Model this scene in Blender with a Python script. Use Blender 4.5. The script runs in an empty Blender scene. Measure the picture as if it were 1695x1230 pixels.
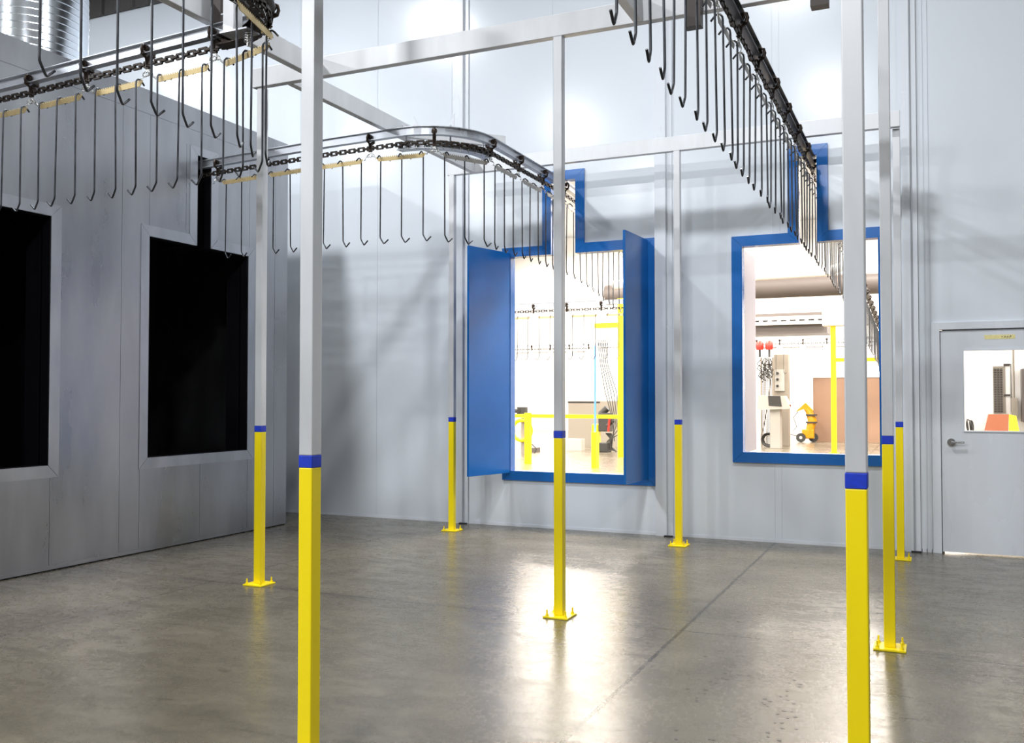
import bpy, math, random
from mathutils import Vector, Matrix
random.seed(7)
PI = math.pi
SC = bpy.context.scene
COL = SC.collection

# ------------------------------------------------------------------ camera
F_PX, PITCH, YAW, EYE = 1543.31, math.radians(1.506), math.radians(24.23), 1.5
cam = bpy.data.cameras.new('camera')
cam.sensor_width = 36.0
cam.lens = F_PX / 1695 * 36.0
cam.clip_start, cam.clip_end = 0.05, 200
cam_o = bpy.data.objects.new('camera', cam)
cam_o.location = (0, 0, EYE)
cam_o.rotation_euler = (PI / 2 + PITCH, 0, YAW)
COL.objects.link(cam_o)
SC.camera = cam_o
SC.view_settings.view_transform = 'Standard'
SC.view_settings.look = 'None'
SC.view_settings.gamma = 1.0
SC.view_settings.exposure = 0.10
SC.view_settings.use_curve_mapping = False

# ------------------------------------------------------------------ world
w = bpy.data.worlds.new('world'); SC.world = w
w.use_nodes = True
w.node_tree.nodes['Background'].inputs[0].default_value = (0.8, 0.88, 1, 1)
w.node_tree.nodes['Background'].inputs[1].default_value = 0.05

# ------------------------------------------------------------------ lamps
def lamp(name, loc, size, power, color, shape='DISK', size_y=None, rot=(0, 0, 0)):
    l = bpy.data.lights.new(name, 'AREA')
    l.shape = shape; l.size = size
    if size_y: l.size_y = size_y
    l.energy = power; l.color = color
    o = bpy.data.objects.new(name, l); o.location = loc; o.rotation_euler = rot
    COL.objects.link(o); return o
for lx in (-12.8, -7.3, -1.8, 3.7):
    for ly in (6.2, 0.15, -5.9):
        lamp('high_bay_light', (lx, ly, 7.6), 0.5, {-12.8: 290, -7.3: 265, -1.8: 225, 3.7: 115}[lx] * (1.9 if ly < -5 else 1.0), (0.94, 0.97, 1.0))
for lx in (-13, -7, -1, 5):
    for ly in (13.5, 20, 27, 34):
        lamp('hall_light', (lx, ly, 7.7), 2.6, 1000, (1.0, 0.90, 0.79), 'RECTANGLE', 3.2)

# ------------------------------------------------------------------ pixel helper (a point of the photo on a known plane)
_f = Vector((-math.sin(YAW) * math.cos(PITCH), math.cos(YAW) * math.cos(PITCH), math.sin(PITCH)))
_r = Vector((math.cos(YAW), math.sin(YAW), 0)); _u = _r.cross(_f)
def on(ax, v, x, y):
    d = _f + _r * ((x - 847.5) / F_PX) + _u * ((615 - y) / F_PX)
    o = Vector((0, 0, EYE)); return o + d * ((v - o[ax]) / d[ax])

# ------------------------------------------------------------------ materials
def mat(name, color, rough=0.5, metal=0.0, noise=None, bump=None, coat=0.0, emit=None, spec=0.5):
    """noise=(scale vec, amount, rough_amount)"""
    m = bpy.data.materials.new(name); m.use_nodes = True
    nt = m.node_tree; b = nt.nodes['Principled BSDF']
    b.inputs['Base Color'].default_value = (*color, 1)
    b.inputs['Roughness'].default_value = rough
    b.inputs['Metallic'].default_value = metal
    b.inputs['Specular IOR Level'].default_value = spec
    if coat: b.inputs['Coat Weight'].default_value = coat; b.inputs['Coat Roughness'].default_value = 0.06
    if emit: b.inputs['Emission Color'].default_value = (*color, 1); b.inputs['Emission Strength'].default_value = emit
    if noise:
        sc, amt, ra = noise
        tc = nt.nodes.new('ShaderNodeTexCoord'); mp = nt.nodes.new('ShaderNodeMapping')
        mp.inputs['Scale'].default_value = sc
        nz = nt.nodes.new('ShaderNodeTexNoise'); nz.inputs['Scale'].default_value = 1; nz.inputs['Detail'].default_value = 6
        nt.links.new(tc.outputs['Object'], mp.inputs[0]); nt.links.new(mp.outputs[0], nz.inputs['Vector'])
        cr = nt.nodes.new('ShaderNodeMapRange'); cr.inputs['From Min'].default_value = .3; cr.inputs['From Max'].default_value = .7
        cr.inputs['To Min'].default_value = 1 - amt; cr.inputs['To Max'].default_value = 1 + amt
        nt.links.new(nz.outputs[0], cr.inputs[0])
        vm = nt.nodes.new('ShaderNodeVectorMath'); vm.operation = 'SCALE'; vm.inputs[0].default_value = color
        nt.links.new(cr.outputs[0], vm.inputs['Scale']); nt.links.new(vm.outputs[0], b.inputs['Base Color'])
        if ra:
            c2 = nt.nodes.new('ShaderNodeMapRange'); c2.inputs['From Min'].default_value = .3; c2.inputs['From Max'].default_value = .7
            c2.inputs['To Min'].default_value = rough - ra; c2.inputs['To Max'].default_value = rough + ra
            nt.links.new(nz.outputs[0], c2.inputs[0]); nt.links.new(c2.outputs[0], b.inputs['Roughness'])
        if bump:
            bp = nt.nodes.new('ShaderNodeBump'); bp.inputs['Strength'].default_value = bump; bp.inputs['Distance'].default_value = .002
            nt.links.new(nz.outputs[0], bp.inputs['Height']); nt.links.new(bp.outputs[0], b.inputs['Normal'])
    return m
M_wall = mat('white_panel_paint', (.67, .71, .76), .19, noise=((.3, .3, .5), .02, .025), spec=.55)
M_wallb = mat('white_wall_paint', (.70, .72, .74), .6)
M_walld = mat('grey_wall_paint', (.16, .16, .165), .6)
M_joint = mat('panel_joint_grey', (.38, .40, .43), .6)
M_trimw = mat('white_trim_steel', (.68, .71, .76), .28, noise=((2, 2, .5), .03, .04))
M_blue = mat('blue_gloss_paint', (.008, .125, .43), .22, noise=((3, 3, 3), .06, .05), spec=.6)
M_ceil = mat('ceiling_paint', (.6, .62, .64), .7)
M_clad = mat('dark_brown_cladding', (.035, .028, .025), .5)
M_galv = mat('galvanised_sheet', (.375, .38, .40), .33, .93, noise=((2.5, 2.5, .7), .18, .09), bump=.06)
M_galvtrim = mat('galvanised_trim', (.45, .46, .49), .38, .9, noise=((5, 5, 2), .12, .06))
M_dark = mat('dark_gap', (.015, .015, .018), .8)
M_black = mat('booth_interior_black', (.004, .004, .007), .45)
M_steel = mat('mill_steel_grey', (.62, .63, .65), .40, .25, noise=((8, 8, 2), .07, .06))
M_yel = mat('safety_yellow_paint', (.95, .745, .000), .38, noise=((6, 6, 1.5), .03, .03), spec=.5)
M_tape = mat('blue_tape', (.004, .035, .50), .55, noise=((40, 40, 90), .12, 0))
M_rail = mat('track_steel', (.50, .52, .56), .34, .7, noise=((4, 4, 4), .1, .08))
M_rail_shaded = mat('shaded_track_steel', (.10, .10, .105), .34, .7, noise=((4, 4, 4), .1, .08))  # track steel again, with the shade on the near stretch put into its colour
M_chain = mat('oily_black_steel', (.030, .022, .016), .42, .6, noise=((60, 60, 60), .35, .1))
M_trol = mat('dark_trolley_steel', (.035, .024, .018), .38, .7, noise=((50, 50, 50), .3, .1))
M_clip = mat('bright_zinc_wire', (.6, .6, .58), .25, .95)
M_zbar = mat('grey_zinc_bar', (.30, .285, .26), .42, .6, noise=((20, 20, 20), .12, .08))
M_cart = mat('amber_paint', (.50, .23, .0), .4)
M_brass = mat('yellow_zinc_bar', (.50, .385, .19), .42, .55, noise=((20, 20, 20), .12, .08))
M_hook = mat('dark_hook_wire', (.055, .058, .065), .36, .75, noise=((30, 30, 12), .4, .1))
M_chrome = mat('satin_chrome', (.5, .5, .5), .25, .95)
M_bronze = mat('dark_primer_steel', (.045, .035, .03), .45, .3)
M_bolt = mat('zinc_bolt', (.45, .45, .42), .35, .8)
M_duct = mat('bright_spiral_duct', (.85, .90, .96), .16, 1.0)
M_glass = mat('clear_glass', (1, 1, 1), .0); M_glass.node_tree.nodes['Principled BSDF'].inputs['Transmission Weight'].default_value = 1.0
M_glass.node_tree.nodes['Principled BSDF'].inputs['IOR'].default_value = 1.05
M_masking = mat('masking_tape', (.78, .69, .32), .7, noise=((40, 40, 40), .1, 0))
M_ink = mat('ink', (.05, .05, .05), .7)
M_red = mat('red_plastic', (.6, .03, .02), .4)
M_orange = mat('orange_board', (.30, .085, .03), .6)
M_beige = mat('beige_panel', (.27, .165, .11), .4, noise=((.6, .6, .6), .15, .05))
M_hallgrey = mat('hall_grey_metal', (.10, .085, .08), .5, noise=((1, 1, 1), .1, .05))
M_cream = mat('cream_cabinet', (.27, .24, .20), .5)
M_wire = mat('cable_black', (.03, .03, .03), .5)
M_hose = mat('blue_hose', (.10, .30, .75), .4)
M_white = mat('white_plastic', (.42, .41, .39), .4)
M_hwall = mat('hall_wall_white', (.85, .84, .82), .6)
M_leafw = mat('white_door_leaf', (.33, .31, .37), .4)

# concrete floor: mottled, polished, saw-cut joints
def floor_material():
    m = bpy.data.materials.new('polished_concrete'); m.use_nodes = True
    nt = m.node_tree; b = nt.nodes['Principled BSDF']; N = nt.nodes.new; L = nt.links.new
    geo = N('ShaderNodeNewGeometry'); sep = N('ShaderNodeSeparateXYZ'); L(geo.outputs['Position'], sep.inputs[0])
    def noise(scale, detail, rough=.6, dist=0.0, vec=None):
        n = N('ShaderNodeTexNoise'); n.inputs['Scale'].default_value = scale; n.inputs['Detail'].default_value = detail
        n.inputs['Roughness'].default_value = rough; n.inputs['Distortion'].default_value = dist
        L(vec or geo.outputs['Position'], n.inputs['Vector']); return n.outputs[0]
    mp = N('ShaderNodeMapping'); mp.inputs['Scale'].default_value = (1.0, 2.2, 1); mp.inputs['Rotation'].default_value = (0, 0, .5)
    L(geo.outputs['Position'], mp.inputs[0])
    n1 = noise(.7, 9, .62, 1.2); n2 = noise(3.2, 8, .65, .8, mp.outputs[0]); n3 = noise(22, 7, .7, 1.0)
    def math_(op, a, c):
        q = N('ShaderNodeMath'); q.operation = op
        for i, v in enumerate((a, c)):
            if isinstance(v, (int, float)): q.inputs[i].default_value = v
            else: L(v, q.inputs[i])
        return q.outputs[0]
    mix = math_('ADD', math_('MULTIPLY', n1, .40), math_('ADD', math_('MULTIPLY', n2, .38), math_('MULTIPLY', n3, .22)))
    ramp = N('ShaderNodeValToRGB'); e = ramp.color_ramp.elements
    e[0].position = .34; e[0].color = (.066, .055, .040, 1); e[1].position = .64; e[1].color = (.188, .163, .119, 1)
    k = ramp.color_ramp.elements.new(.5); k.color = (.122, .105, .076, 1)
    L(mix, ramp.inputs[0])
    # sparse dark scuffs
    sc = N('ShaderNodeMapping'); sc.inputs['Scale'].default_value = (.9, 3.5, 1); sc.inputs['Rotation'].default_value = (0, 0, -.3)
    L(geo.outputs['Position'], sc.inputs[0]); sn = noise(2.2, 3, .5, .4, sc.outputs[0])
    sr = N('ShaderNodeMapRange'); sr.inputs['From Min'].default_value = .66; sr.inputs['From Max'].default_value = .74
    sr.inputs['To Min'].default_value = 1; sr.inputs['To Max'].default_value = .72; L(sn, sr.inputs[0])
    # saw-cut joints
    wob = math_('MULTIPLY', math_('SUBTRACT', noise(9, 3), .5), .012)
    def joint(out, at, wd):
        d = math_('ABSOLUTE', math_('ADD', math_('SUBTRACT', out, at), wob), 0)
        r = N('ShaderNodeMapRange'); r.inputs['From Min'].default_value = wd * .5; r.inputs['From Max'].default_value = wd
        r.inputs['To Min'].default_value = .30; r.inputs['To Max'].default_value = 1; L(d, r.inputs[0]); return r.outputs[0]
    j = joint(sep.outputs[0], -1.475, .015)
    for out, at, wd in ((sep.outputs[0], -5.33, .009), (sep.outputs[1], 5.92, .009), (sep.outputs[0], 2.4, .008), (sep.outputs[1], 2.1, .005), (sep.outputs[1], 14, .006), (sep.outputs[1], 22, .006)):
        j = math_('MULTIPLY', j, joint(out, at, wd))
    allf = math_('MULTIPLY', j, sr.outputs[0])
    vm = N('ShaderNodeVectorMath'); vm.operation = 'SCALE'; L(ramp.outputs[0], vm.inputs[0]); L(allf, vm.inputs['Scale'])
    L(vm.outputs[0], b.inputs['Base Color'])
    rr = N('ShaderNodeMapRange'); rr.inputs['From Min'].default_value = .36; rr.inputs['From Max'].default_value = .64
    rr.inputs['To Min'].default_value = .35; rr.inputs['To Max'].default_value = .18
    L(math_('ADD', math_('MULTIPLY', n2, .5), math_('MULTIPLY', n3, .5)), rr.inputs[0]); L(rr.outputs[0], b.inputs['Roughness'])
    b.inputs['Specular IOR Level'].default_value = .6
    bp = N('ShaderNodeBump'); bp.inputs['Strength'].default_value = .06; bp.inputs['Distance'].default_value = .008
    L(n3, bp.inputs['Height']); L(bp.outputs[0], b.inputs['Normal'])
    return m
M_floor = floor_material()

# ------------------------------------------------------------------ mesh builder
class MB:
    def __init__(s): s.v = []; s.f = []; s.sm = []; s.mi = []; s.cur = 0
    def add(s, vs, fs, smooth=False):
        o = len(s.v); s.v += [tuple(v) for v in vs]
        for f in fs: s.f.append([i + o for i in f]); s.sm.append(smooth); s.mi.append(s.cur)
        return s
    def box(s, a, b):
        x0, y0, z0 = (min(a[i], b[i]) for i in range(3)); x1, y1, z1 = (max(a[i], b[i]) for i in range(3))
        return s.add([(x0,y0,z0),(x1,y0,z0),(x1,y1,z0),(x0,y1,z0),(x0,y0,z1),(x1,y0,z1),(x1,y1,z1),(x0,y1,z1)],
                     [(0,3,2,1),(4,5,6,7),(0,1,5,4),(1,2,6,5),(2,3,7,6),(3,0,4,7)])
    def obox(s, c, ax, ay, az, h):
        c = Vector(c); P = []
        for k in (-1, 1):
            for i, j in ((-1,-1),(1,-1),(1,1),(-1,1)):
                P.append(c + ax*(i*h[0]) + ay*(j*h[1]) + az*(k*h[2]))
        return s.add(P, [(0,3,2,1),(4,5,6,7),(0,1,5,4),(1,2,6,5),(2,3,7,6),(3,0,4,7)])
    def tube(s, pts, r, n=8, caps=True):
        pts = [Vector(p) for p in pts]; rings = []
        t0 = (pts[1] - pts[0]).normalized()
        nrm = t0.orthogonal().normalized()
        for i, p in enumerate(pts):
            if i == 0: t = pts[1] - pts[0]
            elif i == len(pts) - 1: t = pts[-1] - pts[-2]
            else: t = (pts[i+1] - p).normalized() + (p - pts[i-1]).normalized()
            t.normalize()
            nrm = (nrm - t * nrm.dot(t)).normalized(); bi = t.cross(nrm)
            rr = r[i] if isinstance(r, (list, tuple)) else r
            rings.append([p + (nrm*math.cos(2*PI*k/n) + bi*math.sin(2*PI*k/n))*rr for k in range(n)])
        vs = [v for R in rings for v in R]; fs = []
        for i in range(len(rings)-1):
            for k in range(n):
                a = i*n+k; b = i*n+(k+1) % n; fs.append((a, b, b+n, a+n))
        s.add(vs, fs, True)
        if caps:
            s.add(rings[0], [tuple(range(n))[::-1]]); s.add(rings[-1], [tuple(range(n))])
        return s
    def cyl(s, a, b, r, n=16): return s.tube([a, b], r, n)
    def prism(s, poly, d):
        """poly: 3D points, extruded by vector d"""
        n = len(poly); d = Vector(d); P = [Vector(p) for p in poly]
        vs = P + [p + d for p in P]
        return s.add(vs, [tuple(range(n))[::-1], tuple(range(n, 2*n))] + [(i, (i+1) % n, (i+1) % n+n, i+n) for i in range(n)])
    def ring(s, c, ax, R, r, n=24, k=6):
        c = Vector(c); ax = Vector(ax).normalized(); u = ax.orthogonal().normalized(); v = ax.cross(u)
        vs = []; fs = []
        for i in range(n):
            d = u*math.cos(2*PI*i/n) + v*math.sin(2*PI*i/n)
            for j in range(k):
                vs.append(c + d*(R + r*math.cos(2*PI*j/k)) + ax*(r*math.sin(2*PI*j/k)))
        for i in range(n):
            for j in range(k):
                fs.append((i*k+j, ((i+1) % n)*k+j, ((i+1) % n)*k+(j+1) % k, i*k+(j+1) % k))
        return s.add(vs, fs, True)
    def disc_ring(s, c, r0, r1, z0, z1, n=48, a0=0, a1=2*PI):
        """flat annulus about z through c"""
        c = Vector(c); vs = []; fs = []; full = abs(a1-a0-2*PI) < 1e-6; m = n if full else n+1
        for i in range(m):
            a = a0+(a1-a0)*i/n; d = Vector((math.cos(a), math.sin(a), 0))
            for r, z in ((r0, z0), (r1, z0), (r1, z1), (r0, z1)): vs.append(c + d*r + Vector((0, 0, z)))
        for i in range(n):
            j = (i+1) % m
            for k in range(4): fs.append((i*4+k, j*4+k, j*4+(k+1) % 4, i*4+(k+1) % 4))
        if not full: fs += [(0,1,2,3), ((m-1)*4+3,(m-1)*4+2,(m-1)*4+1,(m-1)*4)]
        return s.add(vs, fs, False)
    def mesh(s, name, mats, bevel=0):
        me = bpy.data.meshes.new(name); me.from_pydata(s.v, [], s.f)
        mats = mats if isinstance(mats, (list, tuple)) else [mats]
        for m in mats: me.materials.append(m)
        me.polygons.foreach_set('use_smooth', s.sm); me.polygons.foreach_set('material_index', s.mi)
        me.update(); return me
    def build(s, name, mats, parent=None, loc=None, bevel=0):
        o = bpy.data.objects.new(name, s.mesh(name, mats)); COL.objects.link(o)
        if parent: o.parent = parent
        if loc: o.location = loc
        if bevel:
            m = o.modifiers.new('bevel', 'BEVEL'); m.width = bevel; m.segments = 2; m.limit_method = 'ANGLE'
        return o
def tag(o, label, cat, group=None):
    o['label'] = label; o['category'] = cat
    if group: o['group'] = group
    return o
def empty(name, loc=(0, 0, 0), rz=0.0):
    o = bpy.data.objects.new(name, None); o.location = loc; o.rotation_euler = (0, 0, rz); o.empty_display_size = .1
    COL.objects.link(o); return o
def struct(o, label=None):
    o['kind'] = 'structure'
    if label: o['label'] = label
    return o
X3, Y3, Z3 = Vector((1, 0, 0)), Vector((0, 1, 0)), Vector((0, 0, 1))

def slab(mb, dom, holes, mapf, eps=1e-6):
    """rectangular domain (a0,a1,b0,b1) less rectangular holes, as boxes; mapf(a0,a1,b0,b1) adds a box"""
    A = sorted({dom[0], dom[1]} | {min(max(h[i], dom[0]), dom[1]) for h in holes for i in (0, 1)})
    B = sorted({dom[2], dom[3]} | {min(max(h[i], dom[2]), dom[3]) for h in holes for i in (2, 3)})
    for i in range(len(A)-1):
        run = None
        for j in range(len(B)-1):
            ca, cb = (A[i]+A[i+1])/2, (B[j]+B[j+1])/2
            if A[i+1]-A[i] < eps or B[j+1]-B[j] < eps: continue
            inside = any(h[0] < ca < h[1] and h[2] < cb < h[3] for h in holes)
            if inside:
                if run: mapf(A[i], A[i+1], run[0], run[1]); run = None
            else: run = (run[0] if run else B[j], B[j+1])
        if run: mapf(A[i], A[i+1], run[0], run[1])

# ------------------------------------------------------------------ setting
WY = 9.85
H = 8.4
XL, XR, YN, YF = -17.0, 9.0, -13.0, 38.0
struct(MB().box((XL, YN, -.1), (XR, YF, 0)).build('floor', M_floor), 'polished grey concrete floor with saw-cut joints')
struct(MB().box((XL, YN, H), (XR, YF, H+.1)).build('ceiling', M_ceil), 'pale ceiling above both halls')
struct(MB().box((XL-.1, YN, 0), (XL, YF, H)).build('wall_left', M_wallb), 'plain wall at the left end')
struct(MB().box((XR, YN, 0), (XR+.1, YF, H)).build('wall_right', M_walld), 'plain wall at the right end')
struct(MB().box((XL, YN-.1, 0), (XR, YN, H)).build('wall_front', M_walld), 'plain wall behind the viewer')
struct(MB().box((XL, YF, 0), (XR, YF+.1, H)).build('wall_far', M_hwall), 'white wall at the far end of the bright hall')

# partition wall with the openings
O1 = [(-4.45, -2.83, .63, 3.12), (-3.945, -3.635, 3.12, 3.96)]
O2 = [(-1.80, -.46, .91, 3.07), (-1.228, -1.032, 3.07, 3.955)]
OD = [(.045, 1.03, 0, 2.17)]
holes = O1 + O2 + OD
seams = [-14.2, -13, -10.72, -9.5, -7.45, -6.27, -3.92, -1.475, -1.405, 2.2, 3.4, 4.6]
mb = MB()
slab(mb, (XL, XR, .0, H), holes, lambda a, b, c, d: mb.box((a, WY+.004, c), (b, WY+.1, d)))
grooves = [(s-.002, s+.002, .03, 7.05) for s in seams]
slab(mb, (XL, XR, .03, 7.05), holes + grooves, lambda a, b, c, d: mb.box((a, WY, c), (b, WY+.0035, d)))
struct(mb.build('wall_back', [M_wall]), 'glossy white panelled wall with the two blue framed openings')
mb = MB()
mb.box((XL, WY-.006, 0), (.02, WY-.001, .03))
mb.box((1.06, WY-.006, 0), (XR, WY-.001, .03))
struct(mb.build('baseboard_back', M_trimw), 'low white base strip along the panelled wall')
# dark ribbed cladding high on the wall
mb = MB(); x = -11.93
mb.box((x, WY-.03, 7.05), (XR, WY-.002, H))
while x < XR:
    mb.prism([(x, WY-.03, 7.05), (x+.03, WY-.055, 7.05), (x+.07, WY-.055, 7.05), (x+.10, WY-.03, 7.05)], (0, 0, H-7.05)); x += .30
struct(mb.build('trim_1', M_clad), 'dark brown ribbed cladding above the white wall panels')
# vertical column covers on the wall
def cover(name, x0, x1, dark_x, label, ztop=7.04):
    g = MB()
    g.box((x0, WY-.045, 0), (x1, WY-.001, ztop))
    g.box((x1, WY-.018, 0), (x1+.055, WY-.001, ztop))
    g.cur = 1; g.box((dark_x-.004, WY-.047, 0.02), (dark_x+.004, WY-.044, ztop))
    g.cur = 2; g.box((x1-.03, WY-.09, 0.0), (x1+.06, WY-.046, .012))
    return struct(g.build(name, [M_trimw, M_joint, M_dark], bevel=0), label)
cover('trim_2', -5.19, -5.05, -5.055, 'white vertical column cover left of the blue double doors')
cover('trim_3', -2.72, -2.59, -2.595, 'white vertical column cover right of the blue double doors')
cover('trim_4', -.245, -.165, -.17, 'white vertical column cover right of the second opening')
mb = MB()
for xx in (-.10, -.055, -.01): mb.box((xx-.003, WY-.006, 0), (xx+.003, WY-.001, 7.04))
mb.box((-.16, WY-.012, 0), (-.11, WY-.001, 7.04))
struct(mb.build('trim_5', M_trimw), 'thin raised seams between column cover and white door')

# blue framed openings
def blue_frame(x0, x1, z0, z1, s0, s1, st, fw=.1, parent=None):
    g = MB(); y0, y1 = WY-.022, WY-.001
    g.prism([(x0-fw, y0, z0-fw), (x0, y0, z0), (x0, y0, z1), (x0-fw, y0, z1+fw)], (0, y1-y0, 0))
    g.prism([(x1, y0, z0), (x1+fw, y0, z0-fw), (x1+fw, y0, z1+fw), (x1, y0, z1)], (0, y1-y0, 0))
    g.prism([(x0-fw+.003, y0, z0-fw), (x1+fw-.003, y0, z0-fw), (x1-.002, y0, z0-.001), (x0+.002, y0, z0-.001)], (0, y1-y0, 0))
    g.prism([(x0+.002, y0, z1), (s0, y0, z1), (s0-fw, y0, z1+fw), (x0-fw+.003, y0, z1+fw)], (0, y1-y0, 0))
    g.prism([(s1, y0, z1), (x1-.002, y0, z1), (x1+fw-.003, y0, z1+fw), (s1+fw, y0, z1+fw)], (0, y1-y0, 0))
    g.prism([(s0-fw, y0, z1+fw+.002), (s0, y0, z1+.002), (s0, y0, st), (s0-fw, y0, st+fw)], (0, y1-y0, 0))
    g.prism([(s1, y0, z1+.002), (s1+fw, y0, z1+fw+.002), (s1+fw, y0, st+fw), (s1, y0, st)], (0, y1-y0, 0))
    g.prism([(s0+.002, y0, st), (s1-.002, y0, st), (s1+fw-.003, y0, st+fw), (s0-fw+.003, y0, st+fw)], (0, y1-y0, 0))
    # lining of the opening
    t = .008; yb = WY+.105
    g.box((x0-.001, y0, z0), (x0+t, yb, z1-.001)); g.box((x1-t, y0, z0), (x1+.001, yb, z1-.001)); g.box((x0+t, y0, z0-.001), (x1-t, yb, z0+t))
    g.box((x0+t, y0, z1-t), (s0+t, yb, z1)); g.box((s1-t, y0, z1-t), (x1-t, yb, z1))
    g.box((s0-.001, y0, z1), (s0+t, yb, st)); g.box((s1-t, y0, z1), (s1+.001, yb, st)); g.box((s0+t, y0, st-t), (s1-t, yb, st+.001))
    return g.build('door_frame', M_blue, parent)
d1 = struct(empty('door_1', (-3.64, WY, 0)), 'blue framed opening with two blue leaves standing open')
f = blue_frame(-4.45, -2.83, .63, 3.12, -3.945, -3.635, 3.96, parent=d1); f.matrix_parent_inverse = Matrix.Translation((3.64, -WY, 0))
def leaf(hx, fx, fy, z0, z1, name='door_leaf'):
    a = Vector((hx, WY-.03, 0)); b = Vector((fx, fy, 0)); d = (b-a).normalized(); n = Vector((-d.y, d.x, 0)); Lh = (b-a).length/2
    g = MB(); c = (a+b)/2+Vector((0, 0, (z0+z1)/2)); g.obox(c, d, n, Z3, (Lh, .014, (z1-z0)/2))
    o = g.build(name, M_blue, d1, bevel=.003); o.matrix_parent_inverse = Matrix.Translation((3.64, -WY, 0))
    h = MB(); z = z0+.01
    while z < z1-.02: h.cyl((a.x, a.y-.002, z), (a.x, a.y-.002, z+.016), .007, 8); z += .026
    q = h.build('hinge', M_chrome, o); return o
leaf(-4.46, -4.645, 9.14, .615, 3.16)
leaf(-2.815, -2.85, 9.12, .60, 3.20)
w1 = struct(empty('window_1', (-1.13, WY, 0)), 'blue framed open pass-through in the white wall, beside the second rail')
f = blue_frame(-1.80, -.46, .91, 3.07, -1.228, -1.032, 3.955, parent=w1); f.matrix_parent_inverse = Matrix.Translation((1.13, -WY, 0))
g = MB().box((-1.83, WY+.115, .90), (-1.80, WY+.84, 3.06)); g.cur = 0
o = g.build('shutter_leaf', M_leafw, w1, bevel=.003); o.matrix_parent_inverse = Matrix.Translation((1.13, -WY, 0)); o['label'] = 'pale lavender leaf folded back behind the opening'

# white personnel door
d2 = struct(empty('door_2', (.54, WY, 0)), 'white door with a square window at the right')
inv = Matrix.Translation((-.54, -WY, 0))
g = MB()
for a, b in (((.0, WY-.03, 0), (.075, WY+.1, 2.205)), ((1.0, WY-.03, 0), (1.075, WY+.1, 2.205)), ((.075, WY-.03, 2.135), (1.0, WY+.1, 2.205)), ((.074, WY+.036, 0), (.098, WY+.06, 2.13)), ((.978, WY+.036, 0), (1.001, WY+.06, 2.13)), ((.098, WY+.036, 2.105), (.978, WY+.06, 2.136))): g.box(a, b)
o = g.build('door_frame', M_trimw, d2, bevel=.002); o.matrix_parent_inverse = inv
g = MB()
slab(g, (.082, .994, .018, 2.122), [(.282, .86, 1.172, 1.93)], lambda a, b, c, d: g.box((a, WY-.012, c), (b, WY+.032, d)))
for a, b in (((.27, WY-.02, 1.160), (.282, WY-.011, 1.942)), ((.86, WY-.02, 1.160), (.872, WY-.011, 1.942)), ((.282, WY-.02, 1.160), (.86, WY-.011, 1.172)), ((.282, WY-.02, 1.93), (.86, WY-.011, 1.942))): g.box(a, b)
leafd = g.build('door_panel', M_trimw, d2); leafd.matrix_parent_inverse = inv
g = MB().box((.283, WY+.008, 1.173), (.859, WY+.013, 1.929)); g.build('pane', M_glass, leafd)
g = MB(); hp = Vector((.165, WY-.012, 1.06))
g.cyl(hp, hp+Vector((0, -.012, 0)), .036, 24); g.cyl(hp+Vector((0, -.012, 0)), hp+Vector((0, -.045, 0)), .014, 16)
g.tube([hp+Vector((0, -.048, 0)), hp+Vector((.02, -.052, 0)), hp+Vector((.06, -.05, .001)), hp+Vector((.112, -.045, 0))], [.014, .011, .0095, .009], 12)
g.build('door_handle', M_chrome, leafd)
g = MB()
tp = [on(1, WY-.013, *p) for p in ((1629, 556), (1680, 547), (1680, 557), (1631, 558))]
tz = (1.985, 2.045)
g.prism([(.462, WY-.0135, 2.035), (.455, WY-.0135, 2.075), (.715, WY-.0135, 2.075), (.715, WY-.0135, 2.035)], (0, .0013, 0))
tape = g.build('masking_tape', M_masking); tape.parent = d2; tape.matrix_parent_inverse = inv
g = MB(); zz = 2.055
def ink(pts): g.tube([(x_, WY-.0138, z_) for x_, z_ in pts], .0022, 5)
ink([(.60, zz), (.612, zz)]); ink([(.625, zz-.008), (.628, zz+.008), (.634, zz-.006), (.640, zz+.004)])
ink([(.648, zz-.01), (.655, zz+.008), (.658, zz-.006)]); ink([(.668, zz-.012), (.676, zz+.013), (.682, zz+.006), (.672, zz)])
g.build('handwriting', M_ink, tape)

# ------------------------------------------------------------------ curing booth on the left
BX = -6.9
b = tag(empty('paint_booth', (BX, 5.4, 0)), 'large galvanised sheet metal booth with black openings along the left side', 'booth')
binv = Matrix.Translation((-BX, -5.4, 0))
def bpart(g, name, m, parent=None, **k):
    o = g.build(name, m, parent or b, **k)
    if parent is None: o.matrix_parent_inverse = binv
    return o
BY0, BY1, BH = 1.6, 8.89, 4.455
BXB = -10.6
bo = [(4.22, 5.66, .905, 3.05), (6.765, 8.2, .905, 3.05), (4.84, 5.04, 3.05, 3.99), (7.405, 7.607, 3.05, 3.99)]
gw = .0035
gr = [(BY0, BY1, 4.232, 4.238), (BY0, BY1, .046, .051)]
def vs(y, z0, z1): gr.append((y-gw/2, y+gw/2, z0, z1))
for y, z0, z1 in ((5.68, .05, .80), (4.95, .05, .80), (4.12, .05, 4.23), (2.9, .05, 4.23), (6.43, .05, 4.23), (6.67, .05, .80), (6.765, 3.15, 4.23), (7.25, 3.15, 4.07), (7.48, .05, .80), (8.21, .05, .80), (8.22, 3.15, 4.23), (8.66, .05, 4.23), (4.68, 3.15, 4.07)): vs(y, z0, z1)
g = MB()
slab(g, (BY0, BY1, 0.012, BH), bo, lambda a, c, d, e: g.box((BX-.10, a, d), (BX-.004, c, e)))
slab(g, (BY0, BY1, 0.012, BH), bo + gr, lambda a, c, d, e: g.box((BX-.0045, a, d), (BX, c, e)))
bpart(g, 'front_panel', M_galv)
g = MB()
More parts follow.
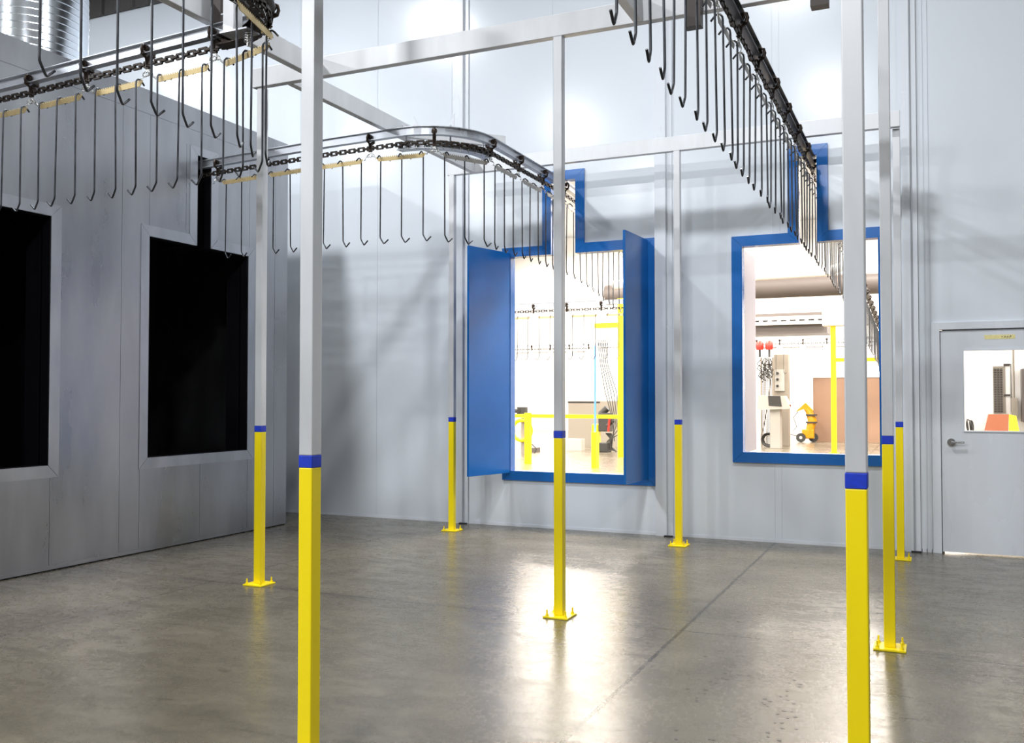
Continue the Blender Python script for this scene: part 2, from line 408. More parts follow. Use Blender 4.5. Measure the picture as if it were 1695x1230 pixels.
g.box((BX-.101, BY0+.002, .0), (BX-.02, BY1-.002, .012))
bpart(g, 'base_gasket', M_dark)
bpart(MB().box((BXB, BY1-.1, 0), (BX-.1, BY1, BH)), 'side_panel', M_galv); bpart(MB().box((BXB, BY0, 0), (BX-.1, BY0+.1, BH)), 'side_panel', M_galv)
g = MB().box((BXB, BY0, BH), (BX, BY1, BH+.015)); bpart(g, 'roof_panel', M_galv)
g = MB().box((BXB, BY0, 0), (BXB+.1, BY1, BH)); bpart(g, 'rear_panel', M_galv)
g = MB()
g.box((BXB+.1, BY0+.1, .01), (BXB+.13, BY1-.1, BH-.1)); g.box((BXB+.1, BY0+.1, BH-.1), (BX-.10, BY1-.1, BH-.06))
g.box((BXB+.1, BY0+.1, .005), (BX-.10, BY1-.1, .02)); g.box((BXB+.1, 6.2, .02), (BX-.10, 6.25, BH-.1))
slab(g, (BY0+.1, BY1-.1, .02, BH-.1), bo, lambda a, c, d, e: g.box((BX-.115, a, d), (BX-.101, c, e)))
for y, c, z, d in bo[:2]:
    g.box((BX-.30, c, .02), (BX-.101, c+.02, 3.05)); g.box((BX-.30, y-.02, .02), (BX-.101, y, 3.05))
g.box((BX-2.2, 8.3, .02), (BX-2.17, 8.34, BH-.1)); g.box((BX-2.6, 7.6, .02), (BX-2.57, 7.63, BH-.1))
for y, c in ((4.84, 5.04), (7.405, 7.607)):
    g.box((BX-.5, y-.02, 3.05), (BX-.099, y, 4.0)); g.box((BX-.5, c, 3.05), (BX-.099, c+.02, 4.0))
bpart(g, 'dark_interior', M_black)
# black edges lining each opening
t = .004
for (y, c, z, d), (y2, c2, z2, e2) in zip(bo[:2], bo[2:]):
    g = MB()
    g.box((BX-.1, c, z), (BX-.003, c-t, d)); g.box((BX-.1, y, z), (BX-.003, y+t, d)); g.box((BX-.1, y+t, z), (BX-.003, c-t, z+t))
    g.box((BX-.1, c2, z2), (BX-.003, c2-t, e2)); g.box((BX-.1, y2, z2), (BX-.003, y2+t, e2)); g.box((BX-.1, y2+t, e2-t), (BX-.003, c2-t, e2))
    g.box((BX-.1, y+t, d-t), (BX-.003, y2, d)); g.box((BX-.1, c2, d-t), (BX-.003, c-t, d))
    bpart(g, 'opening_lining', M_black)
for (y0, y1, z0, z1), (s0, s1, _, st) in zip(bo[:2], bo[2:]):
    g = MB(); fw = .105; x0 = BX+.001; dx = .004
    def pr(*p): g.prism([(x0, q[0], q[1]) for q in p], (dx, 0, 0))
    pr((y0-fw, z0-fw), (y0, z0), (y0, z1), (y0-fw, z1+fw)); pr((y1, z0), (y1+fw, z0-fw), (y1+fw, z1+fw), (y1, z1))
    pr((y0-fw+.004, z0-fw), (y1+fw-.004, z0-fw), (y1-.002, z0-.002), (y0+.002, z0-.002))
    pr((y0+.002, z1), (s0, z1), (s0-fw, z1+fw), (y0-fw+.004, z1+fw)); pr((s1, z1), (y1-.002, z1), (y1+fw-.004, z1+fw), (s1+fw, z1+fw))
    pr((s0-fw, z1+fw+.004), (s0, z1+.004), (s0, st), (s0-fw, st+fw-.02)); pr((s1, z1+.004), (s1+fw, z1+fw+.004), (s1+fw, st+fw-.02), (s1, st))
    pr((s0+.002, st), (s1-.002, st), (s1+fw-.004, st+fw-.02), (s0-fw+.004, st+fw-.02))
    bpart(g, 'opening_trim', M_galvtrim)

# spiral duct on the booth roof
g = MB(); n = 48; cx, cy, R = -9.18, 7.2, .62; z = BH+.015; prof = []
while z < H-.01:
    prof += [(R, z), (R, z+.004), (R, z+.061), (R, z+.065), (R+.003, z+.069), (R, z+.073)]; z += .077
prof.append((R, H-.005))
vsx = [(cx+r*math.cos(2*PI*k/n), cy+r*math.sin(2*PI*k/n), zz) for r, zz in prof for k in range(n)]
fs = [(i*n+k, i*n+(k+1) % n, (i+1)*n+(k+1) % n, (i+1)*n+k) for i in range(len(prof)-1) for k in range(n)]
g.add(vsx, fs, True)
tag(g.build('spiral_duct', M_duct), 'shiny ribbed metal duct rising from the booth roof', 'duct')

# ------------------------------------------------------------------ steel frame
S = .0318
BB = 3.98
def post(x, y, label, size=S, group='yellow footed posts of the steel frame'):
    p = tag(empty('steel_post', (x, y, 0)), label, 'post', group)
    MB().box((-size, -size, 1.262), (size, size, BB)).build('grey_shaft', M_steel, p, bevel=.004)
    MB().box((-size, -size, .012), (size, size, 1.213)).build('yellow_sleeve', M_yel, p, bevel=.004)
    MB().box((-size-.001, -size-.001, 1.213), (size+.001, size+.001, 1.262)).build('tape_band', M_tape, p, bevel=.003)
    g = MB().box((-.09, -.09, 0.001), (.09, .09, .012))
    g.build('base_plate', M_yel, p, bevel=.0015)
    for sx in (-1, 1):
        for sy in (-1, 1):
            g = MB(); c = Vector((sx*.067, sy*.067, .012))
            g.cyl(c, c+Z3*.004, .014, 12); g.cyl(c+Z3*.004, c+Z3*.014, .011, 6); g.cyl(c+Z3*.014, c+Z3*.042, .006, 8)
            g.build('anchor_bolt', M_yel, p)
    return p
def px(y, x_px, y_px, half=S): return on(1, y, x_px, y_px).x + half
post(px(3.07, 494.8, 800), 3.10, 'nearest grey and yellow post, standing left of the middle post')
post(px(3.07, 1399, 800), 3.10, 'near grey and yellow post crossing the right pass-through opening')
post(px(5.95, 420.5, 850), 5.98, 'grey and yellow post beside the booth, in front of its second opening')
post(px(5.93, 916.5, 800), 5.96, 'middle grey and yellow post in front of the blue double doors')
post(px(5.99, 1461, 850), 6.02, 'grey and yellow post just right of the second opening, base beside the floor joint')
post(px(9.22, 742.2, 800), 9.25, 'far grey and yellow post left of the blue door leaf')
post(px(9.22, 1117, 800), 9.25, 'far grey and yellow post between the two blue framed openings')
post(px(9.29, 1483.5, 800), 9.32, 'far grey and yellow post nearest the white door')
def beam(a, bb, label, m=M_steel):
    o = MB().box(a, bb).build('steel_beam', m, bevel=.004); tag(o, label, 'beam', 'top beams of the steel frame'); return o
beam((-4.965, 5.93, BB), (2.5, 5.99, BB+.155), 'pale steel beam across the frame over the middle post')
beam((-4.95, 9.22, BB), (-.24, 9.28, BB+.15), 'pale steel beam close to the back wall over the blue openings')
beam((-4.40, 1.0, BB), (-4.335, 5.925, BB+.16), 'steel beam running forward above the booth side, toward the viewer')
beam((-4.66, 5.995, BB), (-4.60, 9.215, BB+.155), 'steel beam running back over the curved rail by the booth')
beam((-1.78, 1.0, BB), (-1.72, 5.925, BB+.16), 'steel beam running forward left of the straight rail of hooks')
beam((-4.32, 3.07, BB), (2.5, 3.13, BB+.155), 'nearest crosswise steel beam over the two front posts')
# brace over the first curve
a_, b_ = Vector((-4.60, 7.66, 0)), Vector((-3.86, 8.40, 0)); d_ = (b_-a_).normalized(); n_ = Vector((-d_.y, d_.x, 0))
g = MB().obox((a_+b_)/2+Z3*(3.98+.055), d_, n_, Z3, ((b_-a_).length/2, .028, .055))
tag(g.build('steel_brace', M_steel), 'short diagonal steel brace above the curved rail', 'brace')
g = MB()
for (xx, yy) in ((-4.36, 7.7), (-4.02, 7.8)):
    g.prism([(xx, yy, 3.96), (xx+.09, yy+.03, 3.96), (xx, yy, 4.14)], (.004, -.004, 0))
for i_, (xx, yy) in enumerate(((-4.42, 7.56), (-4.02, 7.62))):
    s_ = 1 if i_ == 0 else -1
    o = MB().prism([(xx, yy, 3.95), (xx+s_*.10, yy+.02, 3.95), (xx, yy, 4.13)], (0, .006, 0)).build('gusset_plate', M_galvtrim)
    tag(o, ('left' if i_ == 0 else 'right') + ' triangular gusset plate standing behind the curved rail top', 'plate', 'gusset plates on the curved rail')
# dark drop legs bolted to the middle beam
for xx, lab in ((on(1, 5.85, 1146, 40).x, 'short dark steel leg hanging just left of the straight rail'), (on(1, 5.85, 1356, 20).x, 'short dark steel leg hanging right of the straight rail, near the top edge')):
    g = MB(); t = .006; hw = .052
    g.box((xx-hw, 5.850, 3.865), (xx+hw, 5.929, 4.5))
    tag(g.build('drop_leg', M_bronze), lab, 'bracket', 'drop legs by the straight rail')

# ------------------------------------------------------------------ conveyors
RB = 3.87                      # underside of the rail
class Path:
    def __init__(s, pts):
        s.p = [Vector(p) for p in pts]; s.d = [0]
        for a, c in zip(s.p, s.p[1:]): s.d.append(s.d[-1]+(c-a).length)
        s.L = s.d[-1]
    def at(s, t):
        t = min(max(t, 0), s.L)
        for i in range(len(s.p)-1):
            if t <= s.d[i+1] + 1e-9:
                k = (t-s.d[i])/(s.d[i+1]-s.d[i]); return s.p[i].lerp(s.p[i+1], k), (s.p[i+1]-s.p[i]).normalized()
        return s.p[-1], (s.p[-1]-s.p[-2]).normalized()
def arc(cx, cy, R, a0, a1, z, n=14):
    return [(cx+R*math.cos(a0+(a1-a0)*i/n), cy+R*math.sin(a0+(a1-a0)*i/n), z) for i in range(n+1)]
def sweep(mb, pts, prof, closed=True):
    """extrude a (side, z) profile along a polyline; side is the horizontal normal"""
    P = [Vector(p) for p in pts]; n = len(prof); rings = []
    for i, p in enumerate(P):
        t = (P[min(i+1, len(P)-1)]-P[max(i-1, 0)]); t.z = 0; t.normalize()
        sd = Vector((t.y, -t.x, 0)); rings.append([p+sd*a+Z3*c for a, c in prof])
    vs_ = [v for r in rings for v in r]; fs_ = []
    for i in range(len(P)-1):
        for k in range(n):
            j = (k+1) % n; fs_.append((i*n+k, i*n+j, (i+1)*n+j, (i+1)*n+k))
    fs_ += [tuple(range(n))[::-1], tuple((len(P)-1)*n+k for k in range(n))]
    mb.add(vs_, fs_)
IB = [(-.029, 0), (.029, 0), (.029, .006), (.004, .011), (.004, .069), (.029, .074), (.029, .080), (-.029, .080), (-.029, .074), (-.004, .069), (-.004, .011), (-.029, .006)]

trol_me = {}
def trolley_meshes():
    g = MB()      # bracket: two bent arms around the lower flange, meeting a plate under the rail
    for s_ in (-1, 1):
        g.tube([(s_*.030, 0, .052), (s_*.048, 0, .048), (s_*.055, 0, .02), (s_*.046, 0, -.012), (s_*.016, 0, -.030), (s_*.008, 0, -.075)], [.010, .011, .011, .011, .010, .010], 6)
        g.box((s_*.016-.004, -.016, -.012), (s_*.050+.004*s_, .016, -.004))
    g.box((-.010, -.016, -.105), (.010, .016, -.02))
    g.cyl((-.018, 0, -.088), (.018, 0, -.088), .006, 8)
    trol_me['bracket'] = g.mesh('trolley', M_trol)
    for s_, k_ in ((-1, 'wheel_a'), (1, 'wheel_b')):
        g = MB()
        g.cyl((s_*.012, 0, .032), (s_*.032, 0, .032), .026, 16); g.cyl((s_*.032, 0, .032), (s_*.040, 0, .032), .014, 10)
        trol_me[k_] = g.mesh('wheel', M_trol)
    g = MB()      # eyelet and two wire clips
    g.ring((0, 0, -.135), (1, 0, 0), .017, .005, 14, 6); g.box((-.004, -.012, -.125), (.004, .012, -.10))
    for s_ in (-1, 1):
        g.ring((0.0, s_*.028, -.142), (.5, .3, .3), .014, .0026, 12, 5)
        g.tube([(0, s_*.012, -.150), (.008, s_*.035, -.146), (.004, s_*.052, -.158), (-.006, s_*.066, -.166), (0, s_*.078, -.176)], .003, 5)
        g.tube([(0, s_*.020, -.118), (-.010, s_*.034, -.128), (-.004, s_*.044, -.150)], .003, 5)
        g.tube([(-.012, s_*.060, -.168), (.014, s_*.066, -.182)], .003, 5)
    trol_me['pendant'] = g.mesh('pendant', M_clip)
trolley_meshes()
BARL = .50
def bar_mesh():
    g = MB(); n = 22; h = .042; pts = [(-BARL/2, -.012), (-BARL/2+.025, -.042)]
    pts += [(BARL/2-.025, -.042), (BARL/2, -.012), (BARL/2, 0)]
    st = (BARL-.03)/n
    for i in range(n):
        x1 = BARL/2-.015-i*st
        pts += [(x1, 0), (x1-st*.12, .0), (x1-st*.2, -.007), (x1-st*.62, -.007), (x1-st*.7, .004), (x1-st*.9, .004)]
    pts += [(-BARL/2, 0)]
    P = [Vector((-.0022, a, c)) for a, c in pts]
    # front and back faces: strip the outline into quads per column for clean shading
    N = len(P); vs_ = P + [p+Vector((.0044, 0, 0)) for p in P]
    fs_ = [tuple(range(N))[::-1], tuple(range(N, 2*N))] + [(i, (i+1) % N, (i+1) % N+N, i+N) for i in range(N)]
    g.add(vs_, fs_)
    for a in (-.11, .10): g.cyl((-.005, a, -.040), (-.005, a, -.050), .005, 6)
    return g.mesh('load_bar', M_brass)
BAR = bar_mesh()
BARZ = BAR.copy(); BARZ.materials.clear(); BARZ.materials.append(M_zbar)
ZTOP, ZBOT = 3.712, 2.905
def hook_mesh():
    """rod along z; head bends over the bar toward -y, the V foot opens to +x (the travel direction)"""
    L = ZTOP-ZBOT
    g = MB()
    pts = [(0, -.072, -.030), (0, -.050, -.006), (0, -.036, .004), (0, -.016, .002), (0, -.003, -.014), (0, 0, -.035), (0, 0, -.30), (0, 0, -L+.075), (.001, 0, -L+.058), (.008, 0, -L+.044), (.032, 0, -L+.006), (.039, 0, -L), (.047, 0, -L+.004), (.083, 0, -L+.036)]
    return g.tube(pts, .0064, 8).mesh('wire_hook', M_hook)
HOOK = hook_mesh()

def ordinal(n):
    return '%d%s' % (n, 'th' if 10 <= n % 100 <= 20 else {1: 'st', 2: 'nd', 3: 'rd'}.get(n % 10, 'th'))

def conveyor(pts, t0, pitch, t_first, t_last, travel, rail_label, chain_label, zones, skip=lambda p: False):
    """zones: list of (predicate on point, text, group text)"""
    path = Path(pts)
    g = MB()
    if travel < 0: sweep(g, pts[:2], IB); g.cur = 1; sweep(g, pts[1:], IB)  # straight rail: shade painted on the stretch before the wall, plain steel beyond
    else: g.cur = 1; sweep(g, pts, IB)
    rail = tag(g.build('conveyor_rail', [M_rail_shaded, M_rail]), rail_label, 'rail')
    ch = tag(empty('conveyor_chain', pts[0]), chain_label, 'chain'); cinv = Matrix.Translation(-Vector(pts[0]))
    g = MB(); t = t0 % .105; zc = -.070
    while t < path.L-.05:
        p, d = path.at(t); n_ = Vector((d.y, -d.x, 0)).normalized(); up = n_.cross(d)
        if up.z < 0: up = -up
        c = p+up*zc
        for s_ in (-1, 1):
            g.obox(c+up*(.0165*s_), d, n_, up, (.037, .007, .0060))
            g.obox(c+d*(.032*s_), d, n_, up, (.007, .007, .016))
            g.obox(c+d*(.032*s_)+n_*.0, d, n_, up, (.008, .009, .010))
        p2, d2_ = path.at(t+.0525); n2 = Vector((d2_.y, -d2_.x, 0)).normalized(); up2 = n2.cross(d2_)
        if up2.z < 0: up2 = -up2
        c2 = p2+up2*zc
        for s_ in (-1, 1): g.obox(c2+n2*(.009*s_), d2_, n2, up2, (.030, .0032, .008))
        t += .105
    o = g.build('chain_links', M_chain, ch); o.matrix_parent_inverse = cinv
    def frame(p, d):
        n_ = Vector((d.y, -d.x, 0)).normalized(); up = n_.cross(d); up = -up if up.z < 0 else up
        return Matrix(((n_.x, d.x, up.x, p.x), (n_.y, d.y, up.y, p.y), (n_.z, d.z, up.z, p.z), (0, 0, 0, 1)))
    cnt = {}
    k = math.ceil((t_first-t0)/pitch)-1
    while t0+k*pitch <= t_last:
        t = t0+k*pitch; k += 1
        p, d = path.at(t)
        if t >= 0 and not skip(p):
            M = frame(p, d)
            tr = bpy.data.objects.new('trolley', trol_me['bracket']); COL.objects.link(tr); tr.parent = ch; tr.matrix_parent_inverse = cinv; tr.matrix_basis = M
            for nm in ('wheel_a', 'wheel_b', 'pendant'):
                c = bpy.data.objects.new(nm[:5] if nm[0] == 'w' else nm, trol_me[nm]); COL.objects.link(c); c.parent = tr
        tm = t+pitch/2
        if tm < t_first or tm > t_last: continue
        pa, _ = path.at(tm-BARL/2); pb, _ = path.at(tm+BARL/2); pm = (pa+pb)/2; dd = (pb-pa).normalized()
        if skip(pm): continue
        zn = next((z for z in zones if z[0](pm)), zones[-1])
        cnt[zn[1]] = cnt.get(zn[1], 0)
        M = frame(pm, dd)
        hd = Vector((dd.x, dd.y, 0)).normalized()*travel; lf = Vector((-hd.y, hd.x, 0))
        # the bar sits under the head of the hooks, right of the rods
        grey = travel < 0 or (pm.x > -4.2 and pm.y > 7)
        bo_ = bpy.data.objects.new('load_bar', BARZ if grey else BAR); COL.objects.link(bo_)
        Mb = M.copy(); Mb.translation = pm+Vector((0, 0, ZTOP-RB-.006))-lf*.014; bo_.matrix_world = Mb
        n = cnt[zn[1]]+1
        tag(bo_, 'toothed %s bar, %s from %s' % ('grey' if grey else 'brassy', ordinal(n), zn[1]), 'load bar', 'toothed bars on '+zn[2])
        for j in (-1, 0, 1):
            ph = pm+dd*(j*pitch*.332)
            ho = bpy.data.objects.new('wire_hook', HOOK); COL.objects.link(ho)
            yaw = math.atan2(hd.y, hd.x)+random.uniform(-.10, .10)
            ho.location = ph+Vector((0, 0, ZTOP-RB))+lf*.010
            ho.rotation_euler = (random.uniform(-.012, .012), random.uniform(-.010, .010), yaw)
            q = (n-1)*3+j+2
            tag(ho, 'dark wire hook, %s from %s' % (ordinal(q), zn[1]), 'hook', 'wire hooks on '+zn[2])
        cnt[zn[1]] += 1
    return path

# conveyor 1: from the booth, round the curve, through the slot over the blue doors, down into the bright hall
CA = (-4.40, 7.92, .62)
p1 = [(-7.6, 7.56, RB), (-6.9, 7.49, RB), (-5.97, 7.40, RB), (-5.2, 7.33, RB)] + arc(CA[0], CA[1], CA[2], -PI/2-.02, 0.02, RB) + [(-3.79, 9.85, RB), (-3.79, 10.2, RB-.02), (-3.79, 15.0, 3.13)] + arc(-4.4, 15.1, .61, 0, PI/2, 3.12) + [(-9.0, 15.71, 3.12)]
pp = Path(p1)
t_tr = min(range(int(pp.L*1000)), key=lambda i: (pp.at(i/1000)[0]-Vector((-4.733, 7.32, RB))).length)/1000
conveyor(p1, t_tr, .652, .72, pp.L-1.2, 1,
    'curved steel track rail from the booth slot through the slot over the blue doors', 'black conveyor chain with trolleys under the curved rail from booth to blue doors',
    [(lambda p: p.y < 9.85, 'the booth, on the curved rail to the blue doors', 'the rail from booth to blue doors'),
     (lambda p: p.y < 14.9, 'the blue doors, on their rail beyond the wall', 'the sloping rail beyond the blue doors'),
     (lambda p: True, 'the right, on the nearer crosswise rail through the blue doors', 'the first crosswise rail in the bright hall')])
# conveyor 3: upper left, from the booth to a tight curve, then toward the viewer
CB = (-4.12, 4.15, .60)
p3 = [(-3.52, 1.2, RB)] + arc(CB[0], CB[1], CB[2], 0, PI/2, RB) + [(-5.57, 4.85, RB), (-6.2, 4.90, RB), (-7.6, 4.98, RB)]
pp3 = Path(p3)
t3 = min(range(int(pp3.L*1000)), key=lambda i: (pp3.at(i/1000)[0]-Vector((-4.931, 4.80, RB))).length)/1000
conveyor(p3, t3, .637, 1.35, pp3.L-.7, 1,
    'steel track rail at upper left with a tight curve beside the nearest post', 'black conveyor chain with trolleys on the upper left rail',
    [(lambda p: p.y < 4.3, 'the viewer, on the upper left rail before its curve', 'the near arm of the upper left rail'),
     (lambda p: True, 'the tight curve, on the upper left rail', 'the upper left rail toward the booth')])
# conveyor 2: straight along the room, through the slot of the second opening
p2 = [(-1.09, 1.0, RB), (-1.09, 10.0, RB), (-1.10, 13.0, RB-.05), (-1.10, 23.0, 3.14), (-1.10, 27.6, 3.12)] + arc(-1.71, 27.9, .61, 0, PI/2, 3.12) + [(-14.0, 28.51, 3.12)]
pp2 = Path(p2)
def skip2(p): return p.x < -4.8 and p.x > -9.9 or p.x < -12.9
conveyor(p2, 5.93-1.0, .667, 2.05, pp2.L-1.0, -1,
    'long straight track rail running back through the slot of the second blue opening', 'black conveyor chain with trolleys under the long straight rail',
    [(lambda p: p.y < 9.85, 'the viewer, on the straight rail before the wall', 'the straight rail before the wall'),
     (lambda p: p.y < 27.95, 'the wall, on the straight rail beyond its slot', 'the straight rail beyond the wall'),
     (lambda p: p.x > -5, 'the right, on the far rail across the second opening', 'the far crosswise rail in the second opening'),
     (lambda p: True, 'the right, on the farther rail across the blue doorway', 'the far crosswise rail behind the blue doors')], skip=skip2)

# roller turns under the curves
def roller_turn(cx, cy, R, a0, a1, label, mrim):
    w_ = tag(empty('roller_turn', (cx, cy, RB-.075)), label, 'roller turn', 'roller turns under the curved rails')
    g = MB(); g.disc_ring((0, 0, 0), R-.115, R-.018, -.036, -.031, 30, a0, a1); g.disc_ring((0, 0, 0), R-.050, R-.045, -.031, .030, 30, a0, a1)
    g.build('lower_flange', mrim, w_)
    g = MB(); g.disc_ring((0, 0, 0), R-.115, R-.022, .030, .035, 30, a0, a1); g.build('upper_flange', mrim, w_)
    for k in range(13):
        a = a0+.06+(a1-a0-.12)*k/12; c = Vector((math.cos(a)*(R-.030), math.sin(a)*(R-.030), 0))
        g = MB().cyl(c-Z3*.030, c+Z3*.029, .011, 10); g.cyl(c-Z3*.044, c-Z3*.030, .006, 6); g.build('roller', M_chrome, w_)
    for k in range(3):
        a = a0+.12+(a1-a0-.24)*k/2; c = Vector((math.cos(a)*(R-.085), math.sin(a)*(R-.085), 0)); d = Vector((math.cos(a), math.sin(a), 0))
        g = MB().cyl(c+Z3*.035, c+Z3*.20, .009, 8); g.obox(c+Z3*.155+d*.03, d, Vector((-d.y, d.x, 0)), Z3, (.06, .016, .0035)); g.build('support_stud', M_galvtrim, w_)
    return w_
roller_turn(CA[0], CA[1], CA[2], -PI/2-.1, .12, 'grey arc of rollers guiding the chain under the middle curve', M_rail)
roller_turn(CB[0], CB[1], CB[2], -.15, PI/2+.12, 'dark arc of rollers under the tight curve at upper left', M_trol)
# the hangers above the wheels
hx = on(1, 4.50, 385, 55)
h_ = tag(empty('rail_hanger', (hx.x, 4.50, hx.z)), 'pale square steel hanger dropping to the tight curve at upper left', 'hanger')
MB().box((-.042, -.042, .0), (.042, .042, 1.2)).build('square_tube', M_steel, h_, bevel=.004)
g = MB().box((-.06, -.05, -.010), (.15, .07, 0)); g.build('mounting_plate', M_galvtrim, h_)
g = MB(); pts_ = [(.12+.022*math.cos(a*PI/4), .0+.022*math.sin(a*PI/4), -.08+a*.0019) for a in range(36)]
g.tube(pts_, .004, 6); g.cyl((.12, 0, -.10), (.12, 0, -.012), .008, 8); g.build('tension_spring', M_chrome, h_)
hx = on(1, 4.77, 364, 40)
o = MB().box((-.032, -.032, 0), (.032, .032, 1.1)).build('hanger_strut', M_bronze); o.location = (hx.x, 4.77, RB+.0815)
tag(o, 'dark steel strut standing on the rail beside the pale hanger at upper left', 'hanger')

# ------------------------------------------------------------------ the bright hall beyond the wall
def yellow_post(x, y, h, label, s_=.05):
    p = tag(empty('yellow_post', (x, y, 0)), label, 'post')
    MB().box((-s_, -s_, .012), (s_, s_, h)).build('shaft', M_yel, p); MB().box((-.12, -.12, 0.0), (.12, .12, .012)).build('base_plate', M_yel, p); return p
q = on(2, 0, 1381, 750); yp = yellow_post(q.x, q.y, 3.35, 'tall yellow post in the bright hall behind the second opening', .065)
MB().box((.06, -.03, 2.40), (1.4, .03, 2.50)).build('cross_arm', M_yel, yp)
g = MB().box((-.25, -.25, 3.35), (.9, .25, 4.1)); o = g.build('sheet_housing', M_hwall); o.location = (q.x, q.y, 0); tag(o, 'white housing on top of the tall yellow post', 'housing')
# beige booth panel
q = on(2, 0, 1345, 731)
bb_ = tag(empty('beige_booth', (q.x, q.y, 0)), 'low beige panelled booth against the far side of the bright hall', 'booth')
g = MB().box((0, 0, 0), (4.0, .8, 2.1)); g.build('panel', M_beige, bb_)
g = MB().box((-.02, -.03, 2.1), (4.02, .82, 2.14)); g.build('top_rail', M_hwall, bb_)
g = MB().box((-.02, -.03, 0), (.03, 0, 2.1)); g.build('corner_post', M_hwall, bb_)
# bulkhead, tray, ducts
a_, b_ = on(1, 30.5, 1252, 520), on(1, 30.5, 1369, 551)
bd = tag(MB().box((a_.x-1.5, 30.5, b_.z), (b_.x, 31.8, a_.z)).build('bulkhead_duct', M_hallgrey), 'grey rectangular duct with white cable tray, high across the bright hall', 'duct')
g = MB(); z_ = on(1, 30.3, 1300, 532).z; x_ = a_.x-1
while x_ < b_.x-.2: g.box((x_, 30.3, z_), (x_+.10, 30.5, z_+.05)); x_ += .28
g.box((a_.x-1, 30.28, z_+.05), (b_.x-.02, 30.5, z_+.16)); g.box((a_.x-1, 30.28, z_-.10), (b_.x-.02, 30.5, z_)); g.build('cable_tray', M_hwall, bd)['label'] = 'white slotted cable tray'
for xx in (a_.x, b_.x-.2): tag(MB().cyl((xx, 30.9, a_.z), (xx, 30.9, H), .02, 8).build('hanger_rod', M_bolt), 'thin %s rod hanging the grey duct from the ceiling' % ('left' if xx == a_.x else 'right'), 'rod')
zc_ = on(1, 24, 1320, 474).z
tag(MB().cyl((-8, 24, zc_), (3.5, 24, zc_), .27, 28).build('round_duct', M_hallgrey), 'fat round grey duct crossing high in the second opening', 'duct')
tag(MB().tube([(-6.5, 20, 4.0), (-1.9, 20, 4.05), (-1.6, 20, 4.15), (-1.5, 20, 4.6), (-1.5, 20, H)], .10, 16).build('white_pipe', M_hwall), 'slim white pipe below the round duct', 'pipe')
# mesh guard with cabinet and kiosk
q = on(2, 0, 1262, 739)
mg = tag(empty('mesh_guard', (q.x, q.y, 0)), 'narrow wire mesh guard panel at the left in the second opening', 'guard')
g = MB(); W_, Hh = .30, 2.65
for i in range(9): g.box((i*W_/8-.009, -.004, 0), (i*W_/8+.009, .004, Hh))
for i in range(54): g.box((0, -.004, i*Hh/53-.003), (W_, .004, i*Hh/53+.003))
g.build('wire_grid', M_bronze, mg)
g = MB().box((-.04, -.03, 0), (0, .03, Hh)); g.box((W_, -.03, 0), (W_+.04, .03, Hh)); g.build('upright', M_cream, mg)
q2 = on(2, 0, 1284, 740)
cab = tag(empty('tall_cabinet', (q2.x-.02, q2.y+.75, 0)), 'tall slim cream equipment tower beside the mesh guard', 'cabinet')
MB().box((-.12, -.1, 0), (.30, .3, 2.75)).build('body', M_cream, cab, bevel=.01)
MB().box((-.08, -.16, 1.65), (.2, -.1, 2.3)).build('control_box', M_white, cab)
g = MB()
for zz_ in (2.18, 2.0, 1.8): g.cyl((.0, -.16, zz_), (.0, -.19, zz_), .04, 12)
g.build('dials', M_wire, cab)
for i_, (dx, lab) in enumerate(((-.62, 'left red beacon lamp above the mesh guard'), (-.12, 'right red beacon lamp above the mesh guard'))):
    bl = tag(empty('beacon_lamp', (q2.x+dx*.55-.1, q2.y, 2.75)), lab, 'lamp', 'red beacons above the mesh guard')
    g = MB().tube([(0, 0, .12), (0, 0, .2), (0, 0, .34), (0, 0, .38)], [.10, .12, .11, .04], 14); g.build('dome', M_red, bl)
    g = MB().cyl((0, 0, -.1), (0, 0, .12), .03, 10); g.build('stem', M_wire, bl)
g = MB()
for i in range(26):
    c = Vector((q.x+.12+.14*math.sin(i*1.7), q.y-.22+.05*math.cos(i*2.3), 2.62-.02*i)); g.tube([c, c+Vector((.12*math.cos(i), .05, -.10)), c+Vector((.05, .03, -.22))], .016, 5)
tag(g.build('cable_bundle', M_wire), 'tangled dark cables hanging at the top of the mesh guard', 'cables')
g = MB().tube([(q.x+.30, q.y-.1, 2.3), (q.x+.22, q.y-.12, 1.5), (q.x+.1, q.y-.12, .8), (q.x+.0, q.y-.12, .3), (q.x+.1, q.y-.15, .05)], .016, 6)
tag(g.build('drooping_hose', M_hallgrey), 'thin dark hose drooping in front of the mesh guard', 'hose')
g = MB(); c = Vector((q.x+.24, q.y-.42, .0))
for i in range(5): g.ring(c+Vector((0, .02*i, .22)), (0, 1, .05*i), .20-.012*i, .02, 20, 6)
tag(g.build('coiled_cable', M_wire), 'coil of black cable on the floor under the mesh guard', 'cable')
q = on(2, 0, 1293, 739)
ki = tag(empty('control_kiosk', (q.x, q.y-1.2, 0)), 'white control kiosk with a tilted dark screen', 'kiosk')
MB().box((-.12, -.1, 0), (.17, .25, 1.12)).build('pedestal', M_white, ki, bevel=.01)
g = MB().prism([(-.45, -.28, 1.10), (.48, -.28, 1.14), (.30, -.28, 1.50), (-.42, -.28, 1.52)], (0, .55, 0)); cs = g.build('console', M_white, ki)
MB().prism([(-.12, -.29, 1.22), (.24, -.29, 1.20), (.20, -.29, 1.50), (-.14, -.29, 1.51)], (0, .02, 0)).build('screen', M_wire, cs)
MB().cyl((.40, -.1, 1.14), (.42, -.1, 1.26), .05, 12).build('stop_button', M_orange, cs)
